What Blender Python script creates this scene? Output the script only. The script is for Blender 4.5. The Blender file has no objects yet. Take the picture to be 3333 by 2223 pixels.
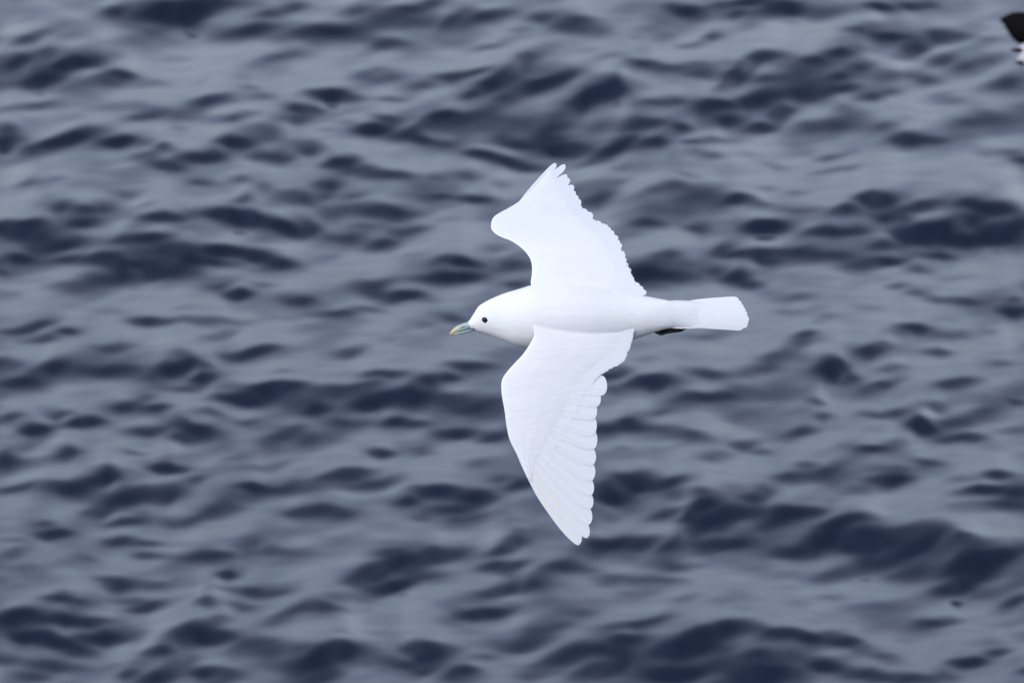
import bpy, bmesh, math, random
import numpy as np
from mathutils import Vector, Matrix, Euler

random.seed(7)
RNG = np.random.default_rng(11)
scn = bpy.context.scene
R = math.radians

# ------------------------------------------------------------ camera
PITCH = R(18.0)            # the camera looks down on the sea from a ship's deck
D_SEA = 40.0               # metres along the central ray to the water
D_BIRD = 20.0
H = D_SEA * math.sin(PITCH)
F_PX = 300.0 / 22.3 * 3333.0
CAM = Vector((0, 0, H))
cam_d = bpy.data.cameras.new('camera')
cam = bpy.data.objects.new('camera', cam_d)
scn.collection.objects.link(cam)
cam.location = CAM
cam.rotation_euler = (math.pi / 2 - PITCH, 0, 0)
cam_d.sensor_width = 22.3
cam_d.lens = 300.0
cam_d.clip_start = 0.5
cam_d.clip_end = 20000
cam_d.dof.use_dof = True
cam_d.dof.focus_distance = D_BIRD
cam_d.dof.aperture_fstop = 19.0
cam_d.dof.aperture_ratio = 0.75
scn.camera = cam
FWD = Vector((0, math.cos(PITCH), -math.sin(PITCH)))
UP = Vector((0, math.sin(PITCH), math.cos(PITCH)))
RIGHT = Vector((1, 0, 0))

# ------------------------------------------------------------ sky, sun, exposure
world = bpy.data.worlds.new('World')
scn.world = world
world.use_nodes = True
nt = world.node_tree
nt.nodes.clear()
SUN_EL, SUN_AZ = R(46), R(180 + 50)      # high on the left, a little behind, veiled by thin overcast
sky = nt.nodes.new('ShaderNodeTexSky')
sky.sky_type = 'NISHITA'
sky.sun_disc = False
sky.sun_elevation = SUN_EL
sky.sun_rotation = SUN_AZ
sky.air_density = 1.0
sky.dust_density = 1.5
sky.ozone_density = 3.0
bg = nt.nodes.new('ShaderNodeBackground')
bg.inputs['Strength'].default_value = 0.15
wo = nt.nodes.new('ShaderNodeOutputWorld')
veil = nt.nodes.new('ShaderNodeHueSaturation')   # thin overcast: the blue is muted
veil.inputs['Saturation'].default_value = 0.60
veil.inputs['Hue'].default_value = 0.513
nt.links.new(sky.outputs[0], veil.inputs['Color'])
nt.links.new(veil.outputs[0], bg.inputs['Color'])
nt.links.new(bg.outputs[0], wo.inputs['Surface'])
sun_d = bpy.data.lights.new('sun', 'SUN')
sun_d.energy = 0.5
sun_d.angle = R(12)
sun_d.color = (1.0, 0.98, 0.96)
sun = bpy.data.objects.new('sun', sun_d)
scn.collection.objects.link(sun)
sdir = Vector((math.sin(SUN_AZ) * math.cos(SUN_EL), math.cos(SUN_AZ) * math.cos(SUN_EL), math.sin(SUN_EL)))
sun.rotation_euler = sdir.to_track_quat('Z', 'Y').to_euler()
scn.view_settings.view_transform = 'Standard'
scn.view_settings.look = 'None'
scn.view_settings.exposure = 0.82
scn.view_settings.gamma = 1.0
scn.view_settings.use_curve_mapping = False
scn.cycles.use_denoising = True
scn.cycles.max_bounces = 6

# ------------------------------------------------------------ materials
def mat(name, col, rough=0.7, bump=0.0, bscale=60.0, transl=0.0, sheen=0.0, spec=0.3, stretch=(1, 1, 1), var=0.0):
    m = bpy.data.materials.new(name)
    m.use_nodes = True
    t = m.node_tree
    b = t.nodes['Principled BSDF']
    b.inputs['Base Color'].default_value = (*col, 1)
    b.inputs['Roughness'].default_value = rough
    b.inputs['Specular IOR Level'].default_value = spec
    if sheen:
        b.inputs['Sheen Weight'].default_value = sheen
        b.inputs['Sheen Roughness'].default_value = 0.6
    tc = t.nodes.new('ShaderNodeTexCoord')
    mp = t.nodes.new('ShaderNodeMapping')
    mp.inputs['Scale'].default_value = stretch
    t.links.new(tc.outputs['Object'], mp.inputs['Vector'])
    if bump:
        n = t.nodes.new('ShaderNodeTexNoise')
        n.inputs['Scale'].default_value = bscale
        n.inputs['Detail'].default_value = 4
        t.links.new(mp.outputs[0], n.inputs['Vector'])
        bp = t.nodes.new('ShaderNodeBump')
        bp.inputs['Strength'].default_value = bump
        bp.inputs['Distance'].default_value = 0.002
        t.links.new(n.outputs['Fac'], bp.inputs['Height'])
        t.links.new(bp.outputs[0], b.inputs['Normal'])
    if var:
        n2 = t.nodes.new('ShaderNodeTexNoise')
        n2.inputs['Scale'].default_value = bscale * 0.3
        n2.inputs['Detail'].default_value = 3
        t.links.new(mp.outputs[0], n2.inputs['Vector'])
        cr = t.nodes.new('ShaderNodeValToRGB')
        cr.color_ramp.elements[0].position = 0.3
        cr.color_ramp.elements[1].position = 0.7
        cr.color_ramp.elements[0].color = (*[c * (1 - var) for c in col], 1)
        cr.color_ramp.elements[1].color = (*[min(1, c * (1 + var * .4)) for c in col], 1)
        t.links.new(n2.outputs['Fac'], cr.inputs[0])
        t.links.new(cr.outputs[0], b.inputs['Base Color'])
    if transl:
        tr = t.nodes.new('ShaderNodeBsdfTranslucent')
        tr.inputs['Color'].default_value = (*col, 1)
        mx = t.nodes.new('ShaderNodeMixShader')
        mx.inputs[0].default_value = transl
        out = t.nodes['Material Output']
        t.links.new(b.outputs[0], mx.inputs[1])
        t.links.new(tr.outputs[0], mx.inputs[2])
        t.links.new(mx.outputs[0], out.inputs['Surface'])
    return m

def ramp_mat(name, stops, axis='X', lo=0.0, hi=1.0, rough=0.35):
    """colour zones of the thing itself along one object axis"""
    m = bpy.data.materials.new(name)
    m.use_nodes = True
    t = m.node_tree
    b = t.nodes['Principled BSDF']
    b.inputs['Roughness'].default_value = rough
    tc = t.nodes.new('ShaderNodeTexCoord')
    sx = t.nodes.new('ShaderNodeSeparateXYZ')
    t.links.new(tc.outputs['Object'], sx.inputs[0])
    mr = t.nodes.new('ShaderNodeMapRange')
    mr.inputs['From Min'].default_value = lo
    mr.inputs['From Max'].default_value = hi
    n = t.nodes.new('ShaderNodeTexNoise')
    n.inputs['Scale'].default_value = 220
    ad = t.nodes.new('ShaderNodeMath'); ad.operation = 'MULTIPLY_ADD'
    ad.inputs[1].default_value = 0.22
    t.links.new(tc.outputs['Object'], n.inputs['Vector'])
    t.links.new(sx.outputs[axis], mr.inputs['Value'])
    t.links.new(n.outputs['Fac'], ad.inputs[0])
    t.links.new(mr.outputs[0], ad.inputs[2])
    cr = t.nodes.new('ShaderNodeValToRGB')
    els = cr.color_ramp.elements
    els[0].position, els[0].color = stops[0][0], (*stops[0][1], 1)
    els[1].position, els[1].color = stops[-1][0], (*stops[-1][1], 1)
    for p, c in stops[1:-1]:
        e = els.new(p); e.color = (*c, 1)
    t.links.new(ad.outputs[0], cr.inputs[0])
    t.links.new(cr.outputs[0], b.inputs['Base Color'])
    return m

M_PLUME = mat('body_plumage', (0.735, 0.745, 0.75), 0.8, bump=0.35, bscale=130, sheen=0.08, spec=0.1, stretch=(0.35, 1, 1), var=0.03)
M_VANE = mat('feather_vane', (0.715, 0.73, 0.76), 0.75, bump=0.15, bscale=200, transl=0.08, spec=0.2, stretch=(1, .3, 1))
M_COVERT = mat('covert_plumage', (0.730, 0.740, 0.75), 0.8, bump=0.35, bscale=130, sheen=0.08, spec=0.1, stretch=(0.35, 1, 1), var=0.03)
M_SHAFT = mat('feather_shaft', (0.80, 0.78, 0.70), 0.5)
M_SHAFT_Y = mat('leading_shaft', (0.70, 0.69, 0.48), 0.5)
M_EYE = mat('eye_dark', (0.006, 0.004, 0.006), 0.25)
M_RING = mat('eye_ring', (0.42, 0.16, 0.13), 0.5)
M_FOOT = mat('foot_dark', (0.013, 0.008, 0.008), 0.5, bump=.5, bscale=300)
M_LINE = mat('gape_dark', (0.05, 0.08, 0.14), 0.5)
M_BLACK = mat('black_plumage', (0.0045, 0.004, 0.004), 0.8, bump=0.4, bscale=120, spec=0.05)

# ------------------------------------------------------------ mesh helpers
def new_obj(name, verts, faces, mats, parent=None, smooth=True, fmat=None):
    me = bpy.data.meshes.new(name)
    me.from_pydata([tuple(v) for v in verts], [], faces)
    if not isinstance(mats, (list, tuple)): mats = [mats]
    for m in mats: me.materials.append(m)
    if fmat: me.polygons.foreach_set('material_index', fmat)
    if smooth: me.polygons.foreach_set('use_smooth', [True] * len(me.polygons))
    me.update()
    o = bpy.data.objects.new(name, me)
    scn.collection.objects.link(o)
    if parent: o.parent = parent
    return o

def cr_interp(xs, ys, q):
    """smooth (monotone-ish cubic) interpolation of a table"""
    xs = np.asarray(xs, float); ys = np.asarray(ys, float); q = np.asarray(q, float)
    d = np.gradient(ys, xs)
    i = np.clip(np.searchsorted(xs, q) - 1, 0, len(xs) - 2)
    h = xs[i + 1] - xs[i]
    t = np.clip((q - xs[i]) / h, 0, 1)
    return ((2*t**3-3*t**2+1)*ys[i] + (t**3-2*t**2+t)*h*d[i] + (-2*t**3+3*t**2)*ys[i+1] + (t**3-t**2)*h*d[i+1])

# =============================================================== WATER
# Dark wave faces of this stretch of sea, read off the photograph: each entry is
# (x0, y0, x1, y1, half width, strength). They become the steep near faces of real wavelets.
T = {}
T[(0, 0, 2.091)] = """705 90 840 40 25 .8;980 40 1400 20 45 .8;950 110 1500 90 50 .6;1100 130 1450 200 45 .45;880 250 1100 230 35 .5;1200 210 1400 200 30 .4;1500 240 1900 200 35 .55;1820 90 2000 45 25 .5;1400 20 1750 20 30 .5;1950 240 2390 235 52 1;20 265 290 240 30 .85;0 400 180 380 30 1;290 370 380 350 30 .6;420 450 600 400 38 1;600 420 680 430 18 .7;640 540 780 500 25 .9;780 500 900 540 28 .95;700 570 860 590 20 .4;130 570 500 560 35 .6;0 450 400 500 60 .35;1000 590 1200 560 20 .35;1300 580 1420 555 18 .4;1700 420 2000 380 22 .4;30 725 440 715 22 .5;650 690 670 670 15 .3;1290 680 1550 670 20 .6;750 740 1400 740 45 .3;870 790 1050 770 20 .4;1680 620 1740 620 25 .35;1720 690 1850 685 18 .35;1460 790 1680 780 22 .5;1980 720 2090 720 25 .8;1900 800 2050 790 18 .6;20 870 80 870 40 .5;0 970 120 920 30 .85;250 990 580 910 32 .9;0 1020 200 1010 25 .6;680 960 980 960 22 .7;770 950 870 940 22 .6;1080 1000 1160 990 22 .75;880 1090 1060 1050 22 .55;1040 1120 1230 1140 28 .95;1300 1050 1480 1060 35 1;1490 950 1690 980 28 .85;1200 1070 1500 1090 40 .4;1600 900 1900 900 45 .35;1850 1080 1980 1000 35 .5;1700 1060 1900 1060 30 .4;110 1235 220 1205 20 .5;310 1220 470 1195 20 .4;1290 1255 1440 1250 20 .45;1550 1225 1600 1220 15 .35;1720 1270 1790 1250 25 .45;1010 1360 1060 1345 15 .25;850 1320 930 1310 18 .2;1190 860 1240 855 15 .25;370 1470 420 1400 30 .5;430 1440 750 1420 30 .5;1000 1460 1300 1450 28 .75;1580 1370 1690 1320 22 .65;1390 1440 1560 1470 28 .8;1560 1480 1790 1500 35 1;1600 1430 1780 1430 30 .4;1860 1310 2091 1330 35 .35;0 1540 280 1555 30 .8;470 1525 680 1525 25 .7;1900 1530 2091 1540 40 .8"""
T[(1000, 0, 2.091)] = """300 90 900 120 55 .55;550 40 900 10 25 .8;600 130 850 150 30 .3;960 190 1030 80 25 .6;1080 130 1320 50 35 .55;1530 110 1640 110 35 .5;1750 200 1980 170 35 .55;1790 130 1920 120 30 .6;380 290 650 300 28 .55;1160 310 1300 300 18 .4;900 290 1000 290 12 .2;1360 230 1500 230 15 .2;280 540 650 490 35 .45;900 500 1060 505 18 .75;1060 500 1270 450 20 .65;720 580 870 590 28 .45;0 630 340 670 22 .75;480 685 620 680 18 .45;0 745 60 755 20 .7;1240 580 1560 400 42 .9;1480 380 1540 400 22 .6;1080 640 1230 600 20 .55;1500 600 1830 500 28 .8;1350 690 1500 640 28 .55;1060 790 1400 740 28 .6;870 770 980 745 25 1;720 850 860 790 20 .65;560 920 750 870 35 .55;700 930 970 990 28 .9;1090 1050 1240 1060 28 1;1240 1080 1600 1140 28 .65;900 850 1500 850 70 .35;1600 880 1760 830 30 .6;1260 950 1560 970 20 .55;1620 1010 1870 1000 35 .85;1600 940 1750 940 25 .5;1780 740 2060 600 45 .85;1850 620 2091 560 50 .5;1980 1020 2091 960 25 .6;1850 850 2091 830 35 .4;1840 1130 1960 1080 20 .4;430 780 560 810 25 .5;350 880 520 880 28 .8;60 910 200 910 15 .3;220 850 330 850 18 .3;0 1000 110 1030 28 .65;150 1110 300 1100 32 .85;280 1170 640 1200 30 .6;790 1230 850 1220 25 .4;1060 1215 1160 1215 22 .5;1300 1260 1390 1250 15 .3;100 1260 200 1250 30 .5;20 1360 160 1330 22 .6;200 1325 400 1325 15 .4;800 1325 980 1325 28 .75;1110 1365 1260 1370 28 .7;900 1330 1150 1350 20 .4;250 1430 680 1460 35 .7;450 1400 620 1440 30 .5;0 1500 40 1540 35 .7;1870 1370 2020 1340 35 .65;800 1500 1200 1490 25 .15;220 1550 700 1560 20 .35"""
T[(2000, 0, 2.091)] = """410 80 540 60 42 .9;550 30 1100 20 20 .6;760 100 850 95 18 .5;920 110 1300 30 28 .6;1150 50 1500 50 28 .5;1740 45 1880 45 22 1;2000 50 2091 55 18 .7;310 260 440 240 20 .4;580 250 660 240 22 .7;470 320 570 280 15 .4;150 235 210 225 15 .3;1250 180 1330 180 12 .2;1650 210 1770 195 20 .65;1780 260 2030 250 25 .6;820 290 920 280 12 .2;110 440 330 430 22 .65;480 500 720 500 28 .45;300 440 650 460 25 .3;700 410 850 410 15 .25;900 420 1040 400 30 1;960 370 1150 370 22 .8;800 500 900 480 30 1;740 570 810 540 25 .6;1020 550 1170 520 22 .75;1270 430 1380 430 35 .65;1200 500 1400 600 70 .5;1450 370 1620 370 25 .75;1600 350 1780 350 12 .4;1480 530 1560 510 18 .6;1570 490 1740 440 22 .7;1450 620 1660 580 25 .55;1750 520 2091 490 28 .55;1690 650 1800 620 18 .55;1850 600 1970 600 15 .35;2030 330 2091 300 40 .5;-20 610 60 660 30 .9;190 700 290 690 15 .6;300 690 430 670 22 .8;560 700 800 690 35 .95;600 740 780 700 30 .5;880 700 1060 650 35 .85;1000 620 1300 640 35 .5;710 820 850 800 28 .6;1100 790 1190 750 30 .6;930 880 1100 850 28 1;10 850 360 820 30 .8;430 860 510 840 20 .75;-20 990 90 930 25 .85;140 990 330 960 25 .75;490 965 590 950 18 .6;620 940 710 945 18 .7;330 930 450 890 20 .3;780 970 920 970 20 .3;1300 900 1640 820 45 .55;1560 740 1660 740 25 .35;1770 860 1880 860 20 .35;1940 920 2070 920 28 1;640 1060 720 1065 20 .5;520 1040 600 1040 15 .25;0 1130 130 1130 15 .3;460 1160 590 1165 15 .3;0 1235 100 1230 15 .25;1370 1060 1620 1045 18 .45;1070 1145 1140 1140 15 .25;1280 1190 1660 1160 25 .3;1580 1165 1680 1155 15 .3;260 1280 480 1260 28 .4;100 1380 650 1330 80 .45;950 1275 1040 1270 18 .45;1150 1310 1210 1310 15 .2;740 1380 900 1370 25 .9;900 1390 1000 1400 12 .5;780 1345 850 1350 20 .5;120 1490 380 1510 30 .5;1490 1450 1590 1440 30 .9;1680 1370 1880 1350 25 .75;1780 1480 1930 1480 28 .85;1900 1400 2091 1380 20 .6;860 1520 1110 1520 32 1;1000 1420 1400 1420 20 .3;540 1550 620 1520 20 .35"""
T[(2833, 0, 4.182)] = """560 100 900 110 40 .5;780 530 1000 430 45 .8;1000 500 1400 500 60 .35;600 680 800 620 40 .4;400 770 600 740 40 .4;900 830 1180 740 50 .6;1250 880 1500 820 50 .5;1500 620 1750 560 50 .4;1600 780 1950 740 60 .45;650 1070 950 1080 50 .45;1720 1180 2091 1160 60 .5;800 1400 1250 1320 60 .3"""
T[(2833, 300, 1.306)] = """320 125 560 120 22 .5;130 185 230 185 18 1;230 205 320 205 12 .4;430 260 520 265 20 .25;550 255 620 250 12 .5;620 295 653 290 14 .8;0 460 90 450 14 .7;100 485 300 465 14 .7;20 530 120 530 16 .85;380 475 460 475 18 1;470 495 600 490 20 .95;150 580 290 570 28 1;290 570 450 545 22 .95;450 580 653 560 35 .75;250 620 450 640 20 .85;480 620 653 620 20 .85;600 540 653 545 20 .7;10 655 90 650 16 .5;170 695 330 705 12 .6;0 720 80 725 12 .5;160 760 250 780 15 .3;200 870 300 880 12 .6;270 885 480 885 14 .75;80 840 140 840 10 .45;600 945 653 950 18 1;620 900 653 890 15 .8;120 1010 220 1010 12 .55;250 1030 440 1030 18 .35;480 1010 530 1005 10 .4;250 1108 340 1108 12 .55;0 1100 55 1090 14 .7;290 1250 450 1220 16 .5;50 1245 110 1235 14 .6;90 1190 150 1190 12 .3;540 1155 600 1150 10 .35;240 1335 320 1335 12 .4;500 1300 653 1240 20 .3;460 1365 560 1360 20 .5;560 1330 653 1330 14 .55;20 1360 150 1350 15 .4;180 1400 270 1430 20 .95;270 1400 450 1390 20 .4;310 1465 440 1460 10 .65;0 1530 160 1490 14 .55;520 1445 653 1440 12 .3"""
T[(0, 740, 2.091)] = """0 30 250 90 45 .75;200 80 600 90 28 .85;760 90 860 75 20 .75;870 80 1170 40 30 .8;1000 120 1350 130 25 .5;1440 150 1680 180 25 .8;1680 190 1990 235 25 .9;1950 10 2091 20 35 .85;40 210 250 215 18 .6;400 215 550 225 20 .6;560 230 800 200 30 .95;780 240 1080 235 25 .8;800 290 830 310 40 .6;1250 240 1560 260 25 .9;1000 290 1300 300 35 .5;0 300 40 300 18 .6;380 430 900 350 45 .45;850 170 1400 190 30 .5;1500 440 1640 460 24 .95;1400 400 1530 370 18 .4;1960 480 2091 480 25 .7;1210 555 1350 535 12 .3;1700 400 1850 390 15 .25;110 690 280 620 22 .75;0 705 110 700 14 .6;390 695 490 690 18 .7;180 765 310 750 18 .65;940 640 1120 630 20 .65;1120 630 1650 635 22 .35;1350 775 1620 720 22 .55;640 810 880 800 20 .5;1540 865 1850 815 24 .65;0 930 80 900 28 .95;250 960 450 950 38 .65;0 1050 250 1030 38 .55;540 970 1050 975 32 .5;350 880 1100 880 40 .25;1130 960 1230 900 38 .9;1230 900 1270 920 25 .6;1330 940 1390 930 22 .65;1320 1050 1430 1010 28 .85;1210 1110 1300 1100 16 .45;1080 1100 1130 1090 12 .3;1680 1080 2030 1090 25 1;1510 1140 1760 1165 22 .8;1800 1140 2091 1200 40 .5;1850 970 1970 960 12 .25;380 1265 510 1230 20 .5;810 1240 990 1165 22 .65;970 1240 1170 1240 22 .65;450 1330 700 1325 24 .75;0 1310 130 1300 16 .5;180 1375 310 1375 25 .95;300 1410 370 1420 15 .4;1380 1240 1510 1255 18 .75;1230 1310 1480 1385 28 1;870 1385 1120 1350 24 .65;1210 1420 1320 1420 30 .5;1600 1320 1760 1300 22 .4;1780 1440 2091 1430 30 .8;1850 1380 2091 1360 28 .6;0 1550 200 1480 25 .8;400 1530 500 1500 24 .75;800 1540 960 1530 15 .4;1130 1560 1250 1550 18 .4;1600 1540 1750 1530 12 .25"""
T[(1000, 740, 2.091)] = """120 55 330 60 25 .75;440 110 600 110 30 .65;560 30 750 40 28 .55;880 230 1000 180 22 .6;1010 225 1150 240 28 .85;760 335 900 325 15 .65;900 330 1100 330 28 .8;1000 370 1200 340 25 .5;1310 270 1500 250 30 .75;1350 210 1480 170 20 .4;1400 400 1500 390 25 .6;370 400 600 380 25 .5;500 440 820 470 30 .95;60 555 370 540 22 .85;370 550 600 580 15 .4;930 620 1060 620 18 .4;160 220 230 210 15 .2;800 670 870 670 12 .25;240 825 360 815 20 .55;480 760 600 760 12 .25;0 480 40 480 15 .4;1000 935 1260 935 20 .85;390 1010 640 1010 25 .9;770 1050 860 1030 22 .7;860 1015 1050 1010 16 .9;100 1110 500 1110 28 .7;180 1150 600 1180 30 .55;330 1220 520 1220 22 .8;540 1170 720 1100 24 .75;660 1190 810 1130 35 .85;20 1230 130 1215 30 .95;850 1220 1330 1210 38 .65;800 1160 1300 1180 25 .4;170 1310 380 1330 28 .8;500 1340 760 1335 25 .8;860 1400 1360 1400 24 .65;950 1370 1200 1380 20 .4;0 1450 60 1455 16 .55;480 1530 600 1520 18 .4;680 1490 850 1500 22 .35;1950 1030 2091 1000 22 .7;1980 1350 2091 1360 28 .7;2050 1100 2091 1120 20 .5"""
T[(2000, 740, 2.091)] = """1320 15 1500 20 28 .95;1500 30 1700 30 30 .5;1960 30 2091 40 30 .9;530 20 640 5 15 .5;680 160 780 110 25 .55;780 190 900 170 15 .6;900 180 1300 160 28 .9;960 240 1130 255 28 .95;1270 220 1600 210 28 .5;660 295 740 285 22 .6;780 360 900 310 32 .9;850 390 990 400 28 .6;200 190 370 175 18 .55;120 260 550 240 45 .55;110 325 480 330 32 .95;350 370 450 370 20 .5;1590 280 1750 230 25 .55;1760 120 1880 110 22 .45;1750 240 1950 240 15 .45;1050 450 1350 455 25 .35;1080 565 1230 560 20 .4;510 500 620 490 12 .5;1380 640 1480 590 20 .35;1880 415 1980 415 12 .4;2040 480 2091 480 14 .5;1700 540 1900 540 35 .2;1930 700 2091 700 18 .5;520 720 800 715 20 .3;1220 770 1300 735 22 .6;1080 890 1290 820 38 .65;890 985 1080 930 24 .55;500 975 760 970 30 .55;1700 860 1830 820 22 .6;1450 960 1600 1020 35 .95;1480 920 1540 940 25 .6;1600 1000 1680 1010 20 .5;1440 1070 1490 1040 28 .7;1400 1190 1440 1170 18 .6;1370 1310 1440 1290 20 .7;1230 1430 1350 1395 20 .75;1820 1080 1900 1060 18 .7;1900 980 1950 980 12 .35;90 1090 200 1050 25 .55;220 1080 350 1080 32 .9;150 1030 330 1030 22 .5;0 970 80 970 25 .4;400 1170 880 1150 32 .75;800 1100 1300 1130 50 .4;750 1260 1150 1270 28 .35;0 1350 200 1340 28 .85;60 1290 150 1270 22 .8;210 1240 380 1250 15 .45;260 1370 580 1410 30 .65;800 1460 950 1450 20 .55;540 1540 760 1530 20 .4;1000 1515 1090 1500 14 .45;1780 1260 1970 1240 16 .5;2020 1340 2091 1350 28 .9;1500 1490 1700 1500 20 .3;1650 1530 1900 1525 14 .65;50 1510 120 1500 14 .3;100 880 300 885 15 .2"""
T[(0, 1473, 2.091)] = """0 80 60 60 40 .95;60 90 250 60 30 .4;660 150 760 140 45 1;700 100 740 110 25 .6;430 270 590 240 25 .75;300 230 660 190 35 .45;0 270 240 210 22 .65;370 0 480 -10 20 .6;1060 95 1170 75 26 1;1150 120 1340 95 20 .8;1310 185 1410 165 20 .6;780 280 900 290 25 .7;880 250 1240 250 40 .9;940 290 1180 290 30 .6;590 420 720 380 28 .6;680 330 800 320 40 .45;750 480 950 420 28 .65;1700 220 1750 250 28 .9;1560 260 1690 220 18 .55;1280 440 1650 330 35 .5;1100 450 1400 430 20 .35;1750 270 2091 220 28 .5;1930 430 2091 410 30 .65;1510 45 1650 30 12 .35;1600 110 1950 70 18 .3;250 490 350 475 24 .65;280 570 440 550 24 .95;770 615 930 620 24 .8;940 610 1090 600 15 .6;980 715 1090 710 24 .5;1240 710 1600 680 26 .65;1310 680 1400 660 20 .35;1600 640 1750 560 18 .4;1800 620 1860 620 18 .5;1780 670 2050 690 18 .4;0 700 80 680 20 .55;80 680 200 640 16 .4;0 590 150 590 15 .3;600 740 700 740 14 .3;100 800 400 860 30 .15;1240 620 1450 620 25 .2;680 890 830 895 20 .75;850 895 1140 880 18 .4;310 1000 520 980 24 .9;540 990 640 980 16 .45;700 970 1080 1010 20 .45;850 1075 1060 1020 28 .65;1540 825 1600 820 20 .85;1440 930 1500 920 14 .4;1580 945 1720 940 20 .65;1380 1010 1440 1000 22 .85;1720 960 2000 970 18 .4;1560 1040 1740 1070 18 .45;2020 1080 2091 1060 20 .7;1860 1150 2020 1090 18 .55;0 1110 230 1090 40 1;0 1150 150 1140 28 .6;240 1140 740 1165 28 .85;130 1245 380 1270 32 1;380 1280 590 1360 28 .85;580 1275 900 1240 28 .6;0 1410 100 1400 25 .75;210 1450 560 1480 28 .85;130 1535 330 1535 20 .55;300 1330 450 1330 15 .3;1210 1250 1420 1210 50 .85;1380 1260 1590 1240 32 1;1340 1180 1430 1110 25 .6;1490 1130 1590 1120 25 .55;1010 1390 1180 1330 24 .75;1170 1480 1330 1390 28 .65;830 1520 900 1490 24 .75;1000 1540 1200 1480 30 .6;1600 1340 1900 1310 38 1;1900 1330 2091 1330 25 .5;1400 1530 1620 1500 28 .85;1950 1480 2091 1430 50 .6;1350 1490 1600 1480 20 .4"""
T[(1000, 1473, 2.091)] = """80 200 380 130 22 .75;390 200 620 180 28 .6;200 240 450 200 18 .4;0 390 250 410 32 .65;480 0 570 0 14 .6;720 0 860 0 10 .5;1010 90 1150 60 28 .3;1430 260 1530 210 28 .95;1240 210 1450 180 20 .35;680 340 760 310 28 .75;780 260 1060 290 38 .6;1080 310 1210 310 25 .8;800 405 1100 380 24 .6;990 490 1240 430 18 .4;750 230 900 240 20 .4;1260 650 1420 560 32 .9;1380 510 1430 530 20 .6;310 840 480 800 28 .85;460 780 800 720 35 1;700 740 1080 670 35 1;480 670 720 650 20 .45;560 830 900 810 30 .5;370 940 690 900 26 .95;160 960 380 970 22 .6;690 880 900 840 20 .6;20 1000 110 1020 28 .85;100 1040 190 1050 22 .7;0 1070 350 1070 15 .4;1190 770 1340 750 22 .6;1340 800 1450 830 40 .6;1390 760 1440 750 20 .6;1200 950 1400 920 28 .85;1400 900 1630 890 32 .75;1570 810 1850 740 30 .75;1880 660 2091 630 35 .9;1980 870 2091 860 25 .4;1810 830 1960 800 15 .3;1020 1080 1340 1050 28 .75;1120 1070 1200 1070 20 .4;1240 1040 1330 1040 16 .6;1380 1010 1450 1000 10 .3;30 1380 330 1340 45 .85;0 1410 150 1400 35 .5;0 1540 200 1480 35 .5;760 1380 920 1360 60 1;820 1300 990 1300 28 .8;500 1440 720 1430 24 .65;710 1480 760 1470 25 .7;1000 1490 1110 1490 28 .75;1290 1300 1650 1260 35 .45;1500 1230 1750 1180 28 .4;1620 1400 1850 1340 32 1;1480 1440 1700 1410 20 .6;1440 1500 1640 1490 24 .7;1810 1510 2091 1470 35 .85;1950 1370 2091 1340 45 .9;1120 1390 1220 1390 15 .4;200 1215 300 1210 12 .25;450 1215 580 1210 12 .2;1800 1110 1920 1110 15 .25;1980 200 2091 300 50 .5;2000 270 2091 300 30 .6;1980 420 2091 440 40 .5"""
T[(2000, 1473, 2.091)] = """0 280 450 180 26 .9;0 190 250 190 35 .55;0 370 200 370 40 .55;390 280 620 270 25 .6;550 370 690 330 35 1;490 470 550 420 22 .85;250 460 450 390 25 .6;480 600 700 450 40 1;620 500 900 380 45 .95;280 680 500 600 30 1;450 630 850 600 32 .8;700 640 840 620 20 .5;880 300 1030 290 22 .75;900 380 1050 400 30 .5;1090 430 1380 370 40 .9;880 560 1250 430 25 .5;1040 700 1300 640 24 .5;1120 200 1250 165 22 .8;1260 180 1500 180 25 .55;1300 110 1380 100 18 .7;1400 140 1580 120 25 .7;1500 80 1680 70 20 .35;1730 210 1980 205 24 1;1750 130 2091 130 30 .35;1640 270 1850 260 16 .4;1450 310 1510 300 16 .45;1650 5 1800 0 22 .7;1320 630 1560 440 55 1;1480 450 1800 430 28 .9;1550 500 1650 560 50 .5;1560 620 1800 590 38 .8;1600 520 1900 560 60 .5;1500 800 1900 720 50 .55;1700 650 2000 650 60 .5;1350 850 1700 820 30 .25;1900 820 2091 790 30 .6;0 620 200 620 50 .75;190 770 600 750 24 .5;0 860 450 880 25 .4;450 970 570 930 14 .25;1120 930 1250 930 16 .2;1430 990 1600 970 20 .3;1600 1060 1950 1050 25 .2;30 950 90 970 14 .25;0 1200 400 1120 22 .7;0 1280 290 1280 30 .85;0 1370 100 1360 45 1;550 1230 900 1190 38 .95;900 1210 1250 1210 28 .75;380 1350 700 1280 50 .85;600 1380 1200 1370 60 .65;200 1500 600 1500 50 .9;750 1500 1200 1490 50 .85;1240 1245 1480 1250 24 1;1480 1270 1720 1330 22 .8;1750 1380 1950 1420 22 .45;1400 1470 1530 1460 26 .85;1540 1500 1750 1510 28 .85;1750 1540 2091 1550 25 .6;1250 1400 1600 1400 20 .4"""
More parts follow.
